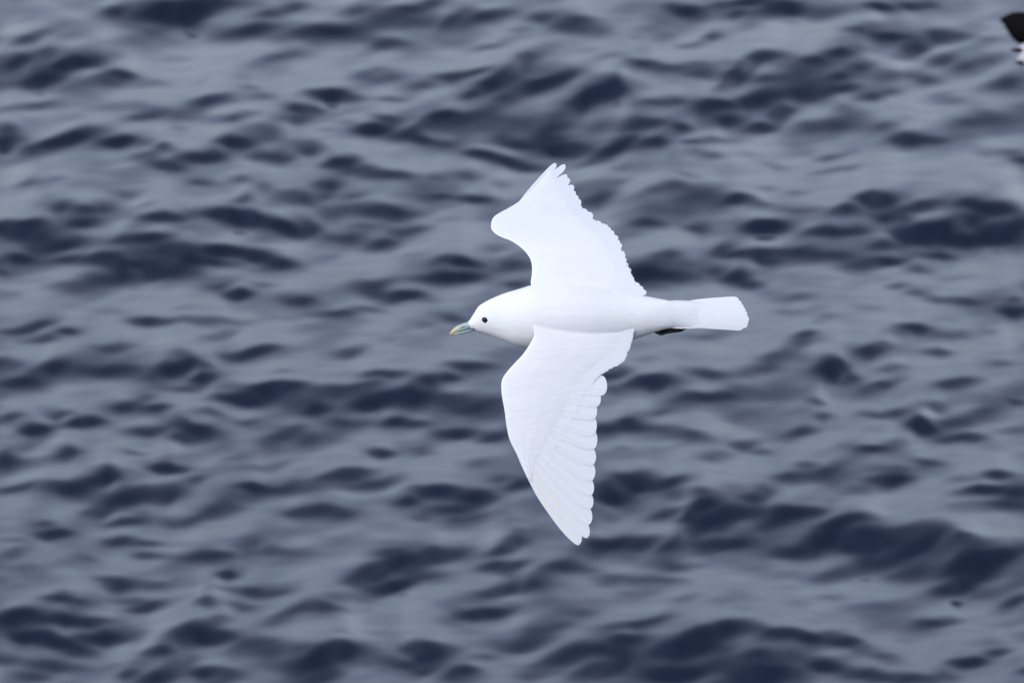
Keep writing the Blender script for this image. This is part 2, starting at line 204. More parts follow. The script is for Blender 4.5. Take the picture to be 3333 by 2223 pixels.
T[(2333, 1473, 2.091)] = """1380 75 1520 75 20 .7;1800 140 1970 130 20 .7;1640 265 1960 245 25 1;1960 270 2091 260 25 .8;1650 370 2091 350 30 .6;1540 190 1800 150 15 .3;1300 680 1480 560 50 .95;1250 560 1500 500 35 .5;1500 760 1850 700 45 1;1850 740 2020 670 30 1;1500 640 1900 600 50 .6;1600 570 1800 580 25 .7;1200 820 1600 800 30 .6;1620 890 1850 800 30 .75;1500 930 1700 900 24 .6;1500 960 2000 900 50 .4;1900 840 2091 800 50 .3;1950 1030 2091 980 25 .7;1390 1180 1620 1140 24 .55;1960 1255 2091 1260 20 .4;1810 1335 1900 1335 24 .9;1600 1450 1760 1420 30 .95;1480 1540 1620 1510 25 .6;2040 1480 2091 1480 18 .6;1260 1530 1480 1540 25 .5"""
FACES = []
for (ox, oy, sc), txt in T.items():
    for rec in txt.split(';'):
        a = [float(q) for q in rec.split()]
        FACES.append((ox + a[0]/sc, oy + a[1]/sc, ox + a[2]/sc, oy + a[3]/sc, a[4]/sc, a[5]))

# steepness map in view angles (padded well beyond the frame with scattered faces of the same kind)
PADX, PADY, STEP = 2200, 1100, 5.0
gw, gh = int((3333 + 2*PADX)/STEP), int((2223 + 2*PADY)/STEP)
keep = 1.0 - np.zeros((gh, gw))

def smooth_noise(h, w, cx, cy, seed):
    r = np.random.default_rng(seed)
    a = r.standard_normal((h, w))
    fy = np.fft.fftfreq(h)[:, None]; fx = np.fft.rfftfreq(w)[None, :]
    A = np.fft.rfft2(a) * np.exp(-2*math.pi**2*((fx*cx)**2 + (fy*cy)**2))
    b = np.fft.irfft2(A, s=(h, w))
    return b / b.std()

wx = smooth_noise(gh, gw, 12, 6, 1) * 11 + smooth_noise(gh, gw, 4, 2.2, 2) * 7
wy = smooth_noise(gh, gw, 11, 6, 3) * 6 + smooth_noise(gh, gw, 4, 2.2, 4) * 4.5

def stamp(f, keep):
    x0, y0, x1, y1, w, s = f
    cx, cy = (x0+x1)/2, (y0+y1)/2
    L = math.hypot(x1-x0, y1-y0)/2 + w*0.9
    ca, sa = (x1-x0), (y1-y0)
    n = math.hypot(ca, sa) or 1; ca /= n; sa /= n
    rx, ry = (L*1.7 + 60), (L*abs(sa)*1.7 + w*3 + 40)
    i0, i1 = int((cx-rx+PADX)/STEP), int((cx+rx+PADX)/STEP)
    j0, j1 = int((cy-ry+PADY)/STEP), int((cy+ry+PADY)/STEP)
    i0, j0 = max(i0, 0), max(j0, 0); i1, j1 = min(i1, gw), min(j1, gh)
    if i1 <= i0 or j1 <= j0: return
    X = np.arange(i0, i1)[None, :]*STEP - PADX + wx[j0:j1, i0:i1] - cx
    Y = np.arange(j0, j1)[:, None]*STEP - PADY + wy[j0:j1, i0:i1] - cy
    u = (X*ca + Y*sa)/L
    v = (-X*sa + Y*ca)/w
    # crest side (up) ends more crisply than the foot of the face
    v = np.where(v < 0, v*1.12, v*0.85)
    g = np.exp(-(np.abs(u)**2.6)*1.1) * np.exp(-(np.abs(v)**2.2)*0.75)
    keep[j0:j1, i0:i1] *= (1 - min(s, .985)*g)

def skirt(f):
    # the gentler slope below a steep face
    x0, y0, x1, y1, w, s = f
    ex, ey = (x1-x0)*.14, (y1-y0)*.14
    return (x0-ex-w*.4, y0-ey+w*.75, x1+ex-w*.4, y1+ey+w*.75, w*1.9, .21*s)
for f in FACES:
    stamp(f, keep)
    if f[5] >= .5: stamp(skirt(f), keep)
for k in range(2600):
    f = FACES[int(RNG.integers(len(FACES)))]
    L = abs(f[2]-f[0]); cx = RNG.uniform(-PADX, 3333+PADX); cy = RNG.uniform(-PADY, 2223+PADY)
    if -L*.5-70 < cx < 3333+L*.5+70 and -50 < cy < 2223+50: continue
    hx, hy = (f[2]-f[0])/2, (f[3]-f[1])/2
    f = (cx-hx, cy-hy, cx+hx, cy+hy, f[4], f[5])
    stamp(f, keep)
    if f[5] >= .5: stamp(skirt(f), keep)
DARK = 1 - keep
# lesser ripples everywhere
def streaks(cx, cy, ang, seed):
    r = np.random.default_rng(seed)
    A = np.fft.rfft2(r.standard_normal((gh, gw)))
    fy = np.fft.fftfreq(gh)[:, None]; fx = np.fft.rfftfreq(gw)[None, :]
    u_ = fx*math.cos(ang) + fy*math.sin(ang); v_ = -fx*math.sin(ang) + fy*math.cos(ang)
    b = np.fft.irfft2(A*np.exp(-2*math.pi**2*((u_*cx)**2 + (v_*cy)**2)), s=(gh, gw))
    return b/b.std()
rip = streaks(13, 2.6, R(-17), 5)*.6 + streaks(26, 5, R(-21), 6)*.55 + streaks(7, 1.6, R(-6), 8)*.4 + streaks(10, 2.5, R(14), 9)*.35
rip2 = streaks(9, 2.2, R(-24), 21)*.6 + streaks(18, 4, R(-14), 22)*.6
DARK = np.clip(DARK, 0, 1)*(1 - 0.25*np.clip(rip2, -1.0, 2)) + rip*0.072

def sample(A, u, v):
    x = np.clip((u + PADX)/STEP, 0, gw-1.001); y = np.clip((v + PADY)/STEP, 0, gh-1.001)
    i = x.astype(int); j = y.astype(int); fx = x-i; fy = y-j
    return (A[j, i]*(1-fx)+A[j, i+1]*fx)*(1-fy) + (A[j+1, i]*(1-fx)+A[j+1, i+1]*fx)*fy

# wave field: heights whose slope along the line of sight follows the steepness map
cp, sp = math.cos(PITCH), math.sin(PITCH)
Y0 = D_SEA*cp
GX, GY, DG = 384, 1024, 0.0135
gx = (np.arange(GX*1)-GX/2)*DG*1.25
gy = Y0 + (np.arange(GY)-GY/2)*DG*1.0
Xg, Yg = np.meshgrid(gx, gy)
# how steep a face must be to mirror the sky that darkly (Fresnel reflection at this viewing angle)
def mirror(sl):
    g = PITCH + np.arctan(sl)
    ci = np.sin(g); st = np.sqrt(1-ci*ci)/1.333; ct = np.sqrt(1-st*st)
    rs = (ci-1.333*ct)/(ci+1.333*ct); rp = (1.333*ci-ct)/(1.333*ci+ct)
    return (rs*rs+rp*rp)/2*(1-.0045*np.degrees(PITCH+2*np.arctan(sl)))*1.36
SL = np.linspace(-.2, .60, 400)
def srgb_lin(v): return ((v/255+.055)/1.055)**2.4
def slope_of(D):
    want = srgb_lin(np.clip(141-114*np.sign(D)*np.abs(D)**.85, 27, 150))
    return np.interp(-want, -mirror(SL), SL)
hgt = np.zeros_like(Xg)
fix = np.zeros_like(Xg)
ky = np.fft.fftfreq(GY, DG)[:, None]*2*math.pi
kx = np.fft.rfftfreq(GX, DG*1.25)[None, :]*2*math.pi
def view_px(x, y, z):
    dz = z - H
    depth = y*cp - dz*sp
    up = y*sp + dz*cp
    return 1666.5 + F_PX*x/depth, 1111.5 - F_PX*up/depth
den = ky**2 + 0.01*kx**2 + 0.2
for it in range(26):
    u, v = view_px(Xg, Yg, hgt)
    D = sample(DARK, u, v)
    s = slope_of(D)
    s = s - s.mean()
    hn = np.fft.irfft2(np.fft.rfft2(s + fix)*(-1j*ky)/den, s=(GY, GX))
    fix = fix*.97 - 0.8*np.minimum(np.gradient(hn, DG, axis=0) + 0.066, 0)      # no back slope steeper than this
    hgt = hgt*0.5 + hn*0.5
hgt -= hgt.mean()
sy = np.gradient(hgt, DG, axis=0)
print('wave patch: height', hgt.min(), hgt.max(), 'slope', sy.min(), sy.max(), 'offset', slope_of(D).mean(), mirror(np.array([-.09,0,.5])))

# open sea around it: a sum of wind waves
waves = []
for k in range(46):
    lam = 0.35*(1.13**k) * RNG.uniform(.9, 1.1)
    th = RNG.normal(R(78), R(26))
    amp = min(0.0048*lam**0.9, 0.12)
    waves.append((2*math.pi/lam*math.cos(th), 2*math.pi/lam*math.sin(th), amp, RNG.uniform(0, 6.28), lam))

def graded(c0, c1, d, lo, hi):
    mid = list(np.arange(c0, c1+d*.5, d))
    def out(p, sgn, lim):
        a, s_ = [], d
        while (lim-p)*sgn > 0:
            s_ *= 1.016 if s_ < .13 else 1.10
            p += s_*sgn; a.append(p)
        return a
    return np.array(out(mid[0], -1, lo)[::-1] + mid + out(mid[-1], 1, hi))
XS = graded(gx[0], gx[-1], 0.0165, -6000, 6000)
YS = graded(gy[0], gy[-1], 0.0155, -800, 12000)
VX, VY = np.meshgrid(XS, YS)
spx = np.gradient(XS)[None, :]; spy = np.gradient(YS)[:, None]
far = np.zeros_like(VX)
for a, b, amp, ph, lam in waves:
    fade = np.clip(1.5 - 5.0*np.maximum(spx, spy)/lam, 0, 1)
    w = np.sin(a*VX + b*VY + ph)
    far += amp*fade*(w + 0.18*np.cos(2*(a*VX + b*VY + ph)))
# the solved wave field is periodic, so it carries on unbroken around the middle stretch
fi = np.mod((VX-gx[0])/(DG*1.25), GX); fj = np.mod((VY-gy[0])/DG, GY)
i = fi.astype(int) % GX; j = fj.astype(int) % GY; fx = fi-np.floor(fi); fy = fj-np.floor(fj)
i1, j1 = (i+1) % GX, (j+1) % GY
near = (hgt[j, i]*(1-fx)+hgt[j, i1]*fx)*(1-fy) + (hgt[j1, i]*(1-fx)+hgt[j1, i1]*fx)*fy
def edge(v, lo, hi, m):
    t = np.clip(np.minimum(v-lo, hi-v)/m, 0, 1); return t*t*(3-2*t)
wgt = edge(VX, gx[0]-2.5, gx[-1]+2.5, 2.5)*edge(VY, gy[0]-2.5, gy[-1]+2.5, 2.5)
lod = np.clip(1.6 - 5.0*np.maximum(spx, spy), 0, 1)
VZ = near*lod + far*(1-wgt)*(1 - .35*lod)
print('sea verts', VX.size)
nx, ny = len(XS), len(YS)
co = np.stack([VX, VY, VZ], -1).reshape(-1, 3).astype(np.float32)
q = (np.arange(ny-1)[:, None]*nx + np.arange(nx-1)[None, :]).ravel()
quads = np.stack([q, q+1, q+nx+1, q+nx], -1).astype(np.int32)
me = bpy.data.meshes.new('sea_water')
me.vertices.add(len(co)); me.vertices.foreach_set('co', co.ravel())
me.loops.add(quads.size); me.loops.foreach_set('vertex_index', quads.ravel())
me.polygons.add(len(quads)); me.polygons.foreach_set('loop_start', np.arange(0, quads.size, 4, dtype=np.int32))
me.polygons.foreach_set('use_smooth', np.ones(len(quads), bool))
me.update(calc_edges=True)
water = bpy.data.objects.new('sea_water', me)
scn.collection.objects.link(water)
water['kind'] = 'structure'
water['label'] = 'dark blue-grey rippled sea filling the whole background'
mw = bpy.data.materials.new('sea_surface'); mw.use_nodes = True
t = mw.node_tree; b = t.nodes['Principled BSDF']
b.inputs['Base Color'].default_value = (0.003, 0.008, 0.022, 1)
b.inputs['Roughness'].default_value = 0.03
b.inputs['IOR'].default_value = 1.333
tc = t.nodes.new('ShaderNodeTexCoord'); mp = t.nodes.new('ShaderNodeMapping')
mp.inputs['Scale'].default_value = (0.6, 1, 1); mp.inputs['Rotation'].default_value = (0, 0, R(-12))
t.links.new(tc.outputs['Object'], mp.inputs['Vector'])
n = t.nodes.new('ShaderNodeTexNoise'); n.inputs['Scale'].default_value = 9; n.inputs['Detail'].default_value = 5
t.links.new(mp.outputs[0], n.inputs['Vector'])
bp = t.nodes.new('ShaderNodeBump'); bp.inputs['Strength'].default_value = 0.25; bp.inputs['Distance'].default_value = 0.006
t.links.new(n.outputs['Fac'], bp.inputs['Height'])
# beyond the finely meshed stretch the ripples pass to the material
n2 = t.nodes.new('ShaderNodeTexNoise'); n2.inputs['Scale'].default_value = 2.4; n2.inputs['Detail'].default_value = 6
t.links.new(mp.outputs[0], n2.inputs['Vector'])
sb = t.nodes.new('ShaderNodeVectorMath'); sb.operation = 'DISTANCE'; sb.inputs[1].default_value = (0, Y0, 0)
t.links.new(tc.outputs['Object'], sb.inputs[0])
mr = t.nodes.new('ShaderNodeMapRange'); mr.inputs['From Min'].default_value = 9; mr.inputs['From Max'].default_value = 22
mr.inputs['To Max'].default_value = 0.8
t.links.new(sb.outputs['Value'], mr.inputs['Value'])
bp2 = t.nodes.new('ShaderNodeBump'); bp2.inputs['Distance'].default_value = 0.16
t.links.new(mr.outputs[0], bp2.inputs['Strength']); t.links.new(n2.outputs['Fac'], bp2.inputs['Height'])
t.links.new(bp.outputs[0], bp2.inputs['Normal']); t.links.new(bp2.outputs[0], b.inputs['Normal'])
me.materials.append(mw)

# =============================================================== THE WHITE GULL
def make_root(name, px, py, dist):
    e = bpy.data.objects.new(name, None)
    scn.collection.objects.link(e)
    k = dist/F_PX
    e.location = CAM + FWD*dist + RIGHT*((px-1666.5)*k) + UP*(-(py-1111.5)*k)
    e.rotation_euler = cam.rotation_euler
    return e, k
gull, K = make_root('white_gull', 1900, 1020, D_BIRD)
gull['label'] = 'white gull in flight over the sea, wings spread, black eye and orange-tipped bill'
gull['category'] = 'gull'

def P(x, y, z):
    """photo pixel + height above the bird's own plane (in the same units) -> metres in the bird's frame"""
    zz = z*K
    f = 1 - zz/D_BIRD
    return (((x-1666.5)*f + 1666.5 - 1900)*K, -((y-1111.5)*f + 1111.5 - 1020)*K, zz)

def loft(name, st, mat_, parent, seg=32, rings=60, ends=True, flat=None):
    """st rows: x, top, bottom, half depth, z centre"""
    st = np.array(st, float)
    q = np.linspace(0, 1, rings)
    x = cr_interp(np.arange(len(st)), st[:, 0], q*(len(st)-1))
    tp = cr_interp(np.arange(len(st)), st[:, 1], q*(len(st)-1))
    bt = cr_interp(np.arange(len(st)), st[:, 2], q*(len(st)-1))
    rz = cr_interp(np.arange(len(st)), st[:, 3], q*(len(st)-1))
    zc = cr_interp(np.arange(len(st)), st[:, 4], q*(len(st)-1))
    V, F = [], []
    for a in range(rings):
        yc, ry = (tp[a]+bt[a])/2, (bt[a]-tp[a])/2
        for k in range(seg):
            th = 2*math.pi*k/seg
            sn = math.sin(th); fl = flat(x[a]) if flat else 1.0      # <1: flatter back and belly
            V.append(P(x[a], yc + ry*math.cos(th), zc[a] + rz[a]*math.copysign(abs(sn)**fl, sn)))
    for a in range(rings-1):
        for k in range(seg):
            k2 = (k+1) % seg
            F.append((a*seg+k, (a+1)*seg+k, (a+1)*seg+k2, a*seg+k2))
    if ends:
        F.append(tuple(range(seg))); F.append(tuple(range((rings-1)*seg, rings*seg))[::-1])
    return new_obj(name, V, F, mat_, parent)

BODY = [(1520,1050,1066,8,4),(1530,1040,1070,15,4),(1545,1016,1075,25,4),(1558,997,1081,33,5),(1576,984.5,1087,40,5),
        (1602,971,1096,47,6),(1631,959,1107,54,8),(1655,950.5,1116,62,10),(1680,943.5,1125,72,10),(1706,935.5,1131,82,8),
        (1735,927,1137,92,5),(1780,922,1145,101,0),(1850,919,1149,105,-3),(1920,926,1146,103,-5),(1990,940,1133,92,-5),
        (2055,954,1109,72,2),(2112,966,1088,55,12),(2164,976,1072,38,21),(2205,985,1066,26,23),(2238,988,1065,21,19),(2268,996,1057,16,13)]
body = loft('body', BODY, M_PLUME, gull, seg=48, rings=90, flat=lambda x_: 1 - .42*min(1, max(0, (x_-2000)/170)))

BODY_A = np.array(BODY, float)
def body_z(x, y):
    b = np.array(BODY)
    tp = np.interp(x, b[:, 0], b[:, 1]); bt = np.interp(x, b[:, 0], b[:, 2])
    rz = np.interp(x, b[:, 0], b[:, 3]); zc = np.interp(x, b[:, 0], b[:, 4])
    d = 1-((y-(tp+bt)/2)/((bt-tp)/2))**2
    return zc + rz*math.sqrt(max(d, 0))

# ---- eye
def ball(name, x, y, z, rx, ry, rz, m, parent, tilt=0.0, seg=20, rows=12):
    V, F = [], []
    for a in range(rows+1):
        ph = math.pi*a/rows
        for k in range(seg):
            th = 2*math.pi*k/seg
            lx, ly, lz = math.sin(ph)*math.cos(th)*rx, math.sin(ph)*math.sin(th)*ry, math.cos(ph)*rz
            V.append(P(x + lx*math.cos(tilt)-ly*math.sin(tilt), y + lx*math.sin(tilt)+ly*math.cos(tilt), z+lz))
    for a in range(rows):
        for k in range(seg):
            k2 = (k+1) % seg
            F.append((a*seg+k, a*seg+k2, (a+1)*seg+k2, (a+1)*seg+k))
    return new_obj(name, V, F, m, parent)
ez = body_z(1579.5, 1041)
ring = ball('eye_ring', 1580.5, 1042, ez-3, 13.2, 10.2, 4.4, M_RING, gull, 0.35)
eye = ball('eye', 1579.5, 1041, ez-2.5, 11.3, 8.6, 6.5, M_EYE, gull, 0.35)
ez2 = 2*5 - ez
ball('eye', 1579.5, 1041, ez2+2.5, 11.3, 8.6, 6.5, M_EYE, gull, 0.35)

# ---- bill: two mandibles, nostril, gape
bx0, bx1 = P(1464, 1080, 0)[0], P(1556, 1070, 0)[0]
M_BILL = ramp_mat('bill_horn', [(0.0, (0.62, 0.24, 0.16)), (0.17, (0.60, 0.36, 0.20)), (0.34, (0.46, 0.44, 0.28)),
                                (0.50, (0.33, 0.40, 0.34)), (0.85, (0.28, 0.38, 0.41)), (1.0, (0.20, 0.29, 0.34))], 'X', bx0-.002, bx1)
UPPER = [(1464,1087,1092,1.5,2),(1466,1081,1091,4,2),(1474,1071,1088,7,2),(1488,1060.5,1083,9.5,3),(1503,1054,1079.5,11,3),(1522,1047.5,1074,13,4),(1540,1043,1069,13,5),(1556,1050,1065,10,6)]
LOWER = [(1472,1087,1089.5,4,2),(1480,1084.5,1090,7,2),(1497,1080.5,1088.5,9,3),(1512,1077,1085,10,3),(1526,1073,1081,11,4),(1541,1067,1076,12,5),(1556,1062,1071,10,6)]
upper = loft('upper_mandible', UPPER, M_BILL, gull, seg=20, rings=30)
lower = loft('lower_mandible', LOWER, M_BILL, gull, seg=20, rings=26)
def tube(name, pts, rad, m, parent, seg=8):
    V, F = [], []
    n_ = len(pts)
    for a, p in enumerate(pts):
        p = np.array(p, float)
        d = np.array(pts[min(a+1, n_-1)], float) - np.array(pts[max(a-1, 0)], float)
        d /= np.linalg.norm(d)
        s1 = np.cross(d, (0.1, 0.2, 1)); s1 /= np.linalg.norm(s1); s2 = np.cross(d, s1)
        r = rad[a] if hasattr(rad, '__len__') else rad
        for k in range(seg):
            th = 2*math.pi*k/seg
            V.append(P(*(p + s1*r*math.cos(th) + s2*r*math.sin(th))))
    for a in range(n_-1):
        for k in range(seg):
            k2 = (k+1) % seg
            F.append((a*seg+k, a*seg+k2, (a+1)*seg+k2, (a+1)*seg+k))
    F.append(tuple(range(seg))[::-1]); F.append(tuple(range((n_-1)*seg, n_*seg)))
    return new_obj(name, V, F, m, parent)
tube('nostril', [(1492,1069.5,11.0),(1500,1066.5,12.6),(1509,1063.5,14.2),(1519,1059.5,15.6)], [.6,1.6,1.9,.8], M_LINE, upper)
tube('gape', [(1526,1074.5,13.0),(1538,1070.5,16.2),(1549,1067,18.5),(1560,1064,25)], [.6,1.7,2.0,.5], M_LINE, lower)

# ---- feathers
def feather(name, root, tip, wl, wt, bow, zf, parent, ztip=0.0, tilt=0.09, nseg=18, shaft=M_SHAFT, shw=0.9, side=1, broad=.55, start=0.0, zoff=0.0, point=1.0):
    """one flight feather: two vanes either side of a raised shaft. root, tip in photo pixels, zf(x,y) the wing surface."""
    rx, ry = root; tx, ty = tip
    dx, dy = tx-rx, ty-ry
    L = math.hypot(dx, dy)
    nx_, ny_ = -dy/L*side, dx/L*side            # towards the leading side
    cxp, cyp = (rx+tx)/2 + nx_*bow*L, (ry+ty)/2 + ny_*bow*L
    V, F, FM = [], [], []
    cols = [-1, -.66, -.3, -.03, .03, .4, .75, 1]
    for a in range(nseg+1):
        s = a/nseg
        s = 1-(1-s)**2.0
        x = (1-s)**2*rx + 2*s*(1-s)*cxp + s*s*tx
        y = (1-s)**2*ry + 2*s*(1-s)*cyp + s*s*ty
        gx_, gy_ = 2*(1-s)*(cxp-rx)+2*s*(tx-cxp), 2*(1-s)*(cyp-ry)+2*s*(ty-cyp)
        g = math.hypot(gx_, gy_); mx, my = -gy_/g*side, gx_/g*side
        grow = min(1, .35 + s*1.6)
        e = max(0.0, (s-broad)/(1-broad))
        endp = max(0.0, 1-e**(2.6*point))**.5
        for c in cols:
            w = (wl if c > 0 else wt)*grow*endp
            if abs(c) < .05:
                off = math.copysign(shw*(1-.6*s), c)
            else:
                off = c*w
            X, Y = x + mx*off, y + my*off
            Z = zf(X, Y) + zoff + tilt*off - 0.02*abs(off)*abs(off)/max(w, 3) + ztip*s*s
            if abs(c) < .05: Z += .8
            V.append((X, Y, Z))
    nc = len(cols)
    for a in range(nseg):
        for k in range(nc-1):
            F.append((a*nc+k, a*nc+k+1, (a+1)*nc+k+1, (a+1)*nc+k)); FM.append(1 if k == 3 else 0)
    # closed blade: an upper and a lower face that meet in a knife edge
    nv = len(V); VV = [P(*v) for v in V]
    for q_, (X, Y, Z) in enumerate(V):
        c = cols[q_ % nc]
        VV.append(P(X, Y, Z - 0.9*(1-c*c) - 0.02))
    FB = [tuple(nv + i_ for i_ in reversed(f)) for f in F]
    o = new_obj(name, VV, F + FB, [M_VANE, shaft], parent, fmat=FM + FM)
    return o

def on_back(x, y, z):
    b = BODY_A
    tp = np.interp(x, b[:, 0], b[:, 1]); bt = np.interp(x, b[:, 0], b[:, 2])
    rz = np.interp(x, b[:, 0], b[:, 3]); zc = np.interp(x, b[:, 0], b[:, 4])
    d = 1-((y-(tp+bt)/2)/((bt-tp)/2))**2
    bz = zc + (rz*math.sqrt(d) if d > 0 else -rz*2.2*math.sqrt(-d)) + 1.5
    k = 12.0
    m = max(z, bz)
    return m + k*math.log(math.exp((z-m)/k) + math.exp((bz-m)/k)) - (k*.69 if abs(z-bz) < 1e9 else 0)*math.exp(-abs(z-bz)/k)

def wing_skin(name, st, zf, parent, T0, n_s=110, n_t=30):
    """covert-clad wing surface with an airfoil section. st rows: lead x,y, rear x,y, thickness"""
    st = np.array(st, float)
    q = np.linspace(0, len(st)-1, n_s); idx = np.arange(len(st))
    lx, ly, rx, ry, th = [cr_interp(idx, st[:, c], q) for c in range(5)]
    V, F = [], []
    for a in range(n_s):
        for side in (0, 1):
            for c in range(n_t+1):
                t_ = c/n_t
                t_ = t_**1.6
                x = lx[a] + (rx[a]-lx[a])*t_; y = ly[a] + (ry[a]-ly[a])*t_
                pr = 1.9*math.sqrt(t_)*(1-t_)**.9
                # overlapping rows of coverts: soft steps across the chord
                row = 0.5*math.sin(t_*26 + .7*math.sin(a*.8)) * min(1, (1-t_)*4) * (t_ > .2)
                z = zf(x, y) + (th[a]*pr + row*.5 + (2.5-2.0*t_**3 if c else 0) if side == 0 else -th[a]*pr*.35 - (2.5 if c else 0))
                if side == 0: z = on_back(x, y, z) - 4.0*t_**3 - max(0, 5*(1-a/9))
                V.append(P(x, y, z))
    m_ = n_t+1
    for a in range(n_s-1):
        for side in (0, 1):
            for c in range(n_t):
                p0 = a*2*m_ + side*m_ + c; p1 = p0 + 2*m_
                F.append((p0, p0+1, p1+1, p1) if side == 0 else (p0, p1, p1+1, p0+1))
    # rear edge closed
    for a in range(n_s-1):
        p0 = a*2*m_ + n_t; p1 = p0 + m_; F.append((p0, p1, p1+2*m_, p0+2*m_))
    o = new_obj(name, V, F, M_COVERT, parent)
    bm = bmesh.new(); bm.from_mesh(o.data)
    bmesh.ops.remove_doubles(bm, verts=bm.verts, dist=0.05*K)
    bmesh.ops.recalc_face_normals(bm, faces=bm.faces)
    bm.to_mesh(o.data); bm.free()
    return o

ZN = ([900,960,1030,1100,1180,1250,1400,1600,1800], [40,66,90,101,114,127,149,168,184])
ZF = ([480,530,591,658,708,761,811,880,940,1040], [-560,-490,-392,-280,-195,-118,-58,4,46,60])
# near (left) wing, hanging towards the bottom of the picture
def zn(x, y):
    return float(cr_interp(*ZN, min(max(y, 900), 1800))) - 0.09*(x-1700)
NEAR = [(1810,990,2000,1000,0),(1772,1012,2030,1018,1),(1745,1038,2052,1042,4),(1733,1058,2048,1062,7),(1738,1092,2040,1095,12),(1722,1124,2030,1122,14),(1702,1153,2012,1150,14),(1676,1181,1990,1172,13),
        (1651,1209,1950,1198,13),(1637,1230,1922,1222,12),(1631.5,1252,1898,1248,12),(1634,1290,1872,1292,11),(1642,1335,1846,1350,9),
        (1648,1380,1815,1405,7),(1657,1425,1780,1465,5),(1677,1468,1755,1510,3),(1700,1511,1742,1545,1.6),(1720,1557,1737,1572,.4)]
near_wing = wing_skin('wing', NEAR, zn, gull, 14)
near_wing['label'] = 'near wing hanging down with spread primaries'
sec_tips = [(2090,1050),(2070,1066),(2064,1082),(2058,1098),(2056,1114),(2050,1130),(2045,1145),(2038,1160),(2030,1172),(2010,1186),(1978,1199),(1953,1216),(1937,1232)]
sec_tips2 = [(1976,1262,32),(1955,1306,27)]
def finer(tp):
    a = np.array(tp, float); i_ = np.arange(len(a)); q_ = np.linspace(0, len(a)-1, int(len(a)*1.8))
    return list(zip(np.interp(q_, i_, a[:, 0]), np.interp(q_, i_, a[:, 1])))
sec_tips = finer(sec_tips)
n_ = len(sec_tips)
for k, (tx, ty) in enumerate(sec_tips):
    f = k/(n_-1)
    rx, ry = 1830 - 90*f, 1050 + 165*f
    feather('secondary_feather', (rx, ry), (tx + random.uniform(-4, 3), ty + random.uniform(-2, 2)), 12, random.uniform(12, 18), 0.03, zn, near_wing, tilt=.025, broad=.88, zoff=0, point=1.4, shw=.5, side=1, shaft=M_VANE)
for k, (tx, ty, w) in enumerate(sec_tips2):
    feather('secondary_feather', (1712-20*k, 1236+18*k), (tx, ty), w*.9, w*1.3, 0.02, zn, near_wing, tilt=.032, broad=.84, zoff=-1, point=1.5, shw=.8, side=1)
pri = [(1942,1352),(1939,1404),(1942,1453),(1938,1508),(1933,1563),(1929,1612),(1923,1657),(1920,1703),(1911,1751),(1886,1771)]
for k, (tx, ty) in enumerate(pri):
    f = k/9
    rx, ry = 1676 + 12*f, 1290 + 190*f
    lw = 24 - 9*f; tw = 56 - 12*f
    feather('primary_feather', (rx, ry), (tx + random.uniform(-3, 2), ty + random.uniform(-3, 3)), lw, tw*random.uniform(.9, 1.05), 0.035+.028*f, zn, near_wing, tilt=.032, broad=.84-.14*f, zoff=-1.0, point=1.1-.2*f,
            shw=1.4 + (.6 if k > 7 else 0) + (.9 if k > 8 else 0), shaft=M_SHAFT_Y if k > 7 else M_SHAFT, side=1, nseg=22)

def coverts(st, zf, parent, n_c, side, w, ln, over, ang):
    st = np.array(st, float); idx = np.arange(len(st))
    for k in range(n_c):
        q = 4.0 + (len(st)-7.5)*k/(n_c-1)
        lx, ly, rx, ry = [float(np.interp(q, idx, st[:, c])) for c in range(4)]
        a_ = R(float(np.interp(ry, *ang)))
        chord = rx-lx; l_ = min(ln, chord*.75)
        px_ = rx + over*math.cos(a_) + random.uniform(-4, 4); py_ = ry + over*math.sin(a_)
        feather('covert_feather', (px_-l_*math.cos(a_), py_-l_*math.sin(a_)), (px_, py_), w*.8*random.uniform(.8, 1.1), w*random.uniform(.85, 1.15), 0.02, zf, parent,
                tilt=.012, broad=.45, zoff=-1.8 - .3*(k % 3), ztip=1.7, point=.9, shw=.4, side=side, shaft=M_VANE, nseg=12)
coverts(NEAR, zn, near_wing, 34, 1, 34, 130, 24, ([1050,1290,1420,1570],[6,14,32,56]))

# far (right) wing, raised away from the camera
def zfar(x, y):
    return float(cr_interp(*ZF, min(max(y, 480), 1040))) - 0.07*(x-1700)
FAR = [(1810,1005,2000,998,0),(1772,980,2030,975,1),(1742,948,2050,944,4),(1728,924,2050,924,8),(1731,893,2046,898,12),(1731,864,2032,862,14),(1724,840,2018,832,14),(1707,817,2006,806,13),(1686,799,1992,782,13),
       (1660,783,1975,760,13),(1633,773,1956,742,12),(1612,761,1930,726,12),(1601,749,1912,714,12),(1598,736,1896,705,12),(1601,718,1880,694,12),(1609,705,1870,680,11),(1624.5,694,1862,668,11),
       (1657,676.5,1850,650,10),(1686,658.5,1840,632,9),(1721,629,1828,608,8),(1759,591,1815,580,5),(1786,559,1804,556,3)]
far_wing = wing_skin('wing', FAR, zfar, gull, 14)
far_wing['label'] = 'far wing raised away from the viewer'
ftips = [(2104,950),(2088,936),(2075,922),(2058,900),(2050,882),(2044,860),(2036,838),(2028,815),(2021,793),(2008,770),(1996,752),(1979,738),(1954,724)]
ftips = finer(ftips)
n_ = len(ftips)
for k, (tx, ty) in enumerate(ftips):
    f = k/(n_-1)
    rx, ry = 1850 - 70*f, 935 - 185*f
    feather('secondary_feather', (rx, ry), (tx + random.uniform(-5, 3), ty + random.uniform(-3, 3)), random.uniform(8, 11), random.uniform(9, 14), 0.03, zfar, far_wing, tilt=.045, broad=.88, zoff=2-f, point=1.4, shw=.5, side=-1, shaft=M_VANE)
fpri = [(1931,702),(1914,690),(1894,673),(1890,656),(1882,640),(1876,624),(1866,607),(1852,583),(1846,568),(1838,538),(1810,532)]
